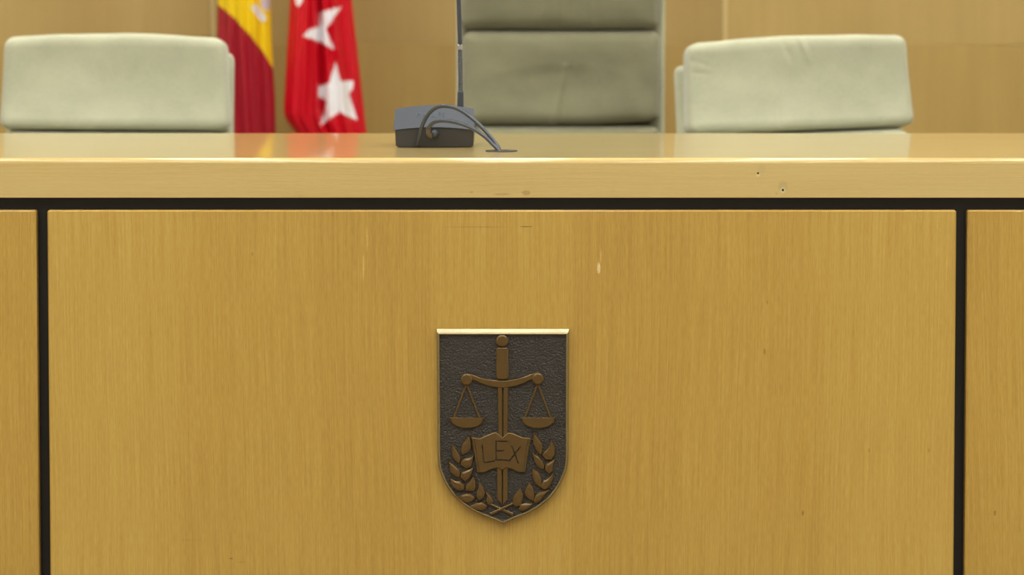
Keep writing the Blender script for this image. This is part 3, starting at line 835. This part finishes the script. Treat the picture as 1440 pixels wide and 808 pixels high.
bound = [(p.x, p.y) for p in spline([(a, b, 0) for a, b in z1([(-60, -70), (66, 25), (150, 85), (250, 190), (330, 300), (385, 400), (430, 520)])], 8)]
pillar = z2([(175, 110), (300, 95), (485, 350), (400, 435)])
crest = z2([(385, -60), (540, -60), (535, 150), (470, 225), (365, 95)])
cap = z2([(150, 95), (215, 75), (255, 150), (195, 175)])
def col_es(px, py, front):
    yb = lerp_tab([(a, b) for a, b in bound], px)
    if py > yb: return RED
    if py < -330 + (px - 306) * 1.2: return RED
    if front:
        if pip(px, py, cap): return SRGB((226, 214, 120))
        if pip(px, py, pillar): return SRGB((222, 222, 226))
        if pip(px, py, crest): return SRGB((196, 186, 196))
    return YEL
star_lo = z1([(743, 345), (772, 455), (840, 460), (836, 502), (815, 530), (862, 684), (765, 630), (656, 707), (690, 572), (646, 545), (648, 488), (705, 468)])
star_up = z1([(774, 38), (706, 140), (688, 162), (735, 282), (646, 232), (558, 203), (590, 168), (648, 150), (652, 70)])
star_t = z1([(505, -40), (570, -40), (550, 15), (527, 40), (512, 20)])
star_b = z1([(560, 860), (700, 800), (830, 860), (800, 960), (600, 960)])
def col_ma(px, py, front):
    if front and any(pip(px, py, s) for s in (star_lo, star_up, star_t, star_b)): return WHITE
    return RED2
def ridge(u, c, wd, a): return -a * math.exp(-((u - c) / wd) ** 2)
def folds_es(u, py):
    k = 0.0004 * (py - 90)
    return (ridge(u, 0.06, 0.05, 0.012) + ridge(u, 0.50 + k, 0.07, 0.022) + ridge(u, 0.28 + k * 1.4, 0.06, 0.012) + ridge(u, 0.72 + 0.5 * k, 0.045, 0.012)
            + 0.012 * math.exp(-((u - 0.84) / 0.05) ** 2) + 0.001 * math.sin(2 * math.pi * (9 * u - 0.002 * py)))
def folds_ma(u, py):
    k = 0.0003 * (py - 90)
    return (ridge(u, 0.13 - k, 0.07, 0.016) + ridge(u, 0.27 - k, 0.045, 0.012) + ridge(u, 0.425, 0.030, 0.026) + 0.020 * math.exp(-((u - 0.50) / 0.03) ** 2)
            + ridge(u, 0.60 + k, 0.05, 0.010) + ridge(u, 0.755 + k, 0.055, 0.024) + 0.012 * math.exp(-((u - 0.86) / 0.04) ** 2) + ridge(u, 0.93, 0.035, 0.010)
            + 0.0008 * math.sin(2 * math.pi * (11 * u + 0.003 * py)))
flag('national_flag', 'red and yellow flag hanging in folds behind the low-back chair',
     [(-420, 322), (-150, 308), (0, 306), (60, 305), (150, 306), (260, 312)], [(-420, 352), (-150, 376), (0, 380), (50, 382), (90, 384), (140, 387), (190, 388), (260, 390)], -420, 255, folds_es, col_es, 0.05)
flag('regional_flag', 'bright red flag with white stars hanging beside the red and yellow flag',
     [(-420, 432), (-150, 413), (0, 408), (80, 403), (150, 399), (160, 399.5), (170, 403.5), (187, 416), (205, 428), (250, 434)],
     [(-420, 470), (-150, 490), (0, 495), (40, 499), (100, 506), (187, 515.5), (250, 522)], -420, 245, folds_ma, col_ma, 0.06)
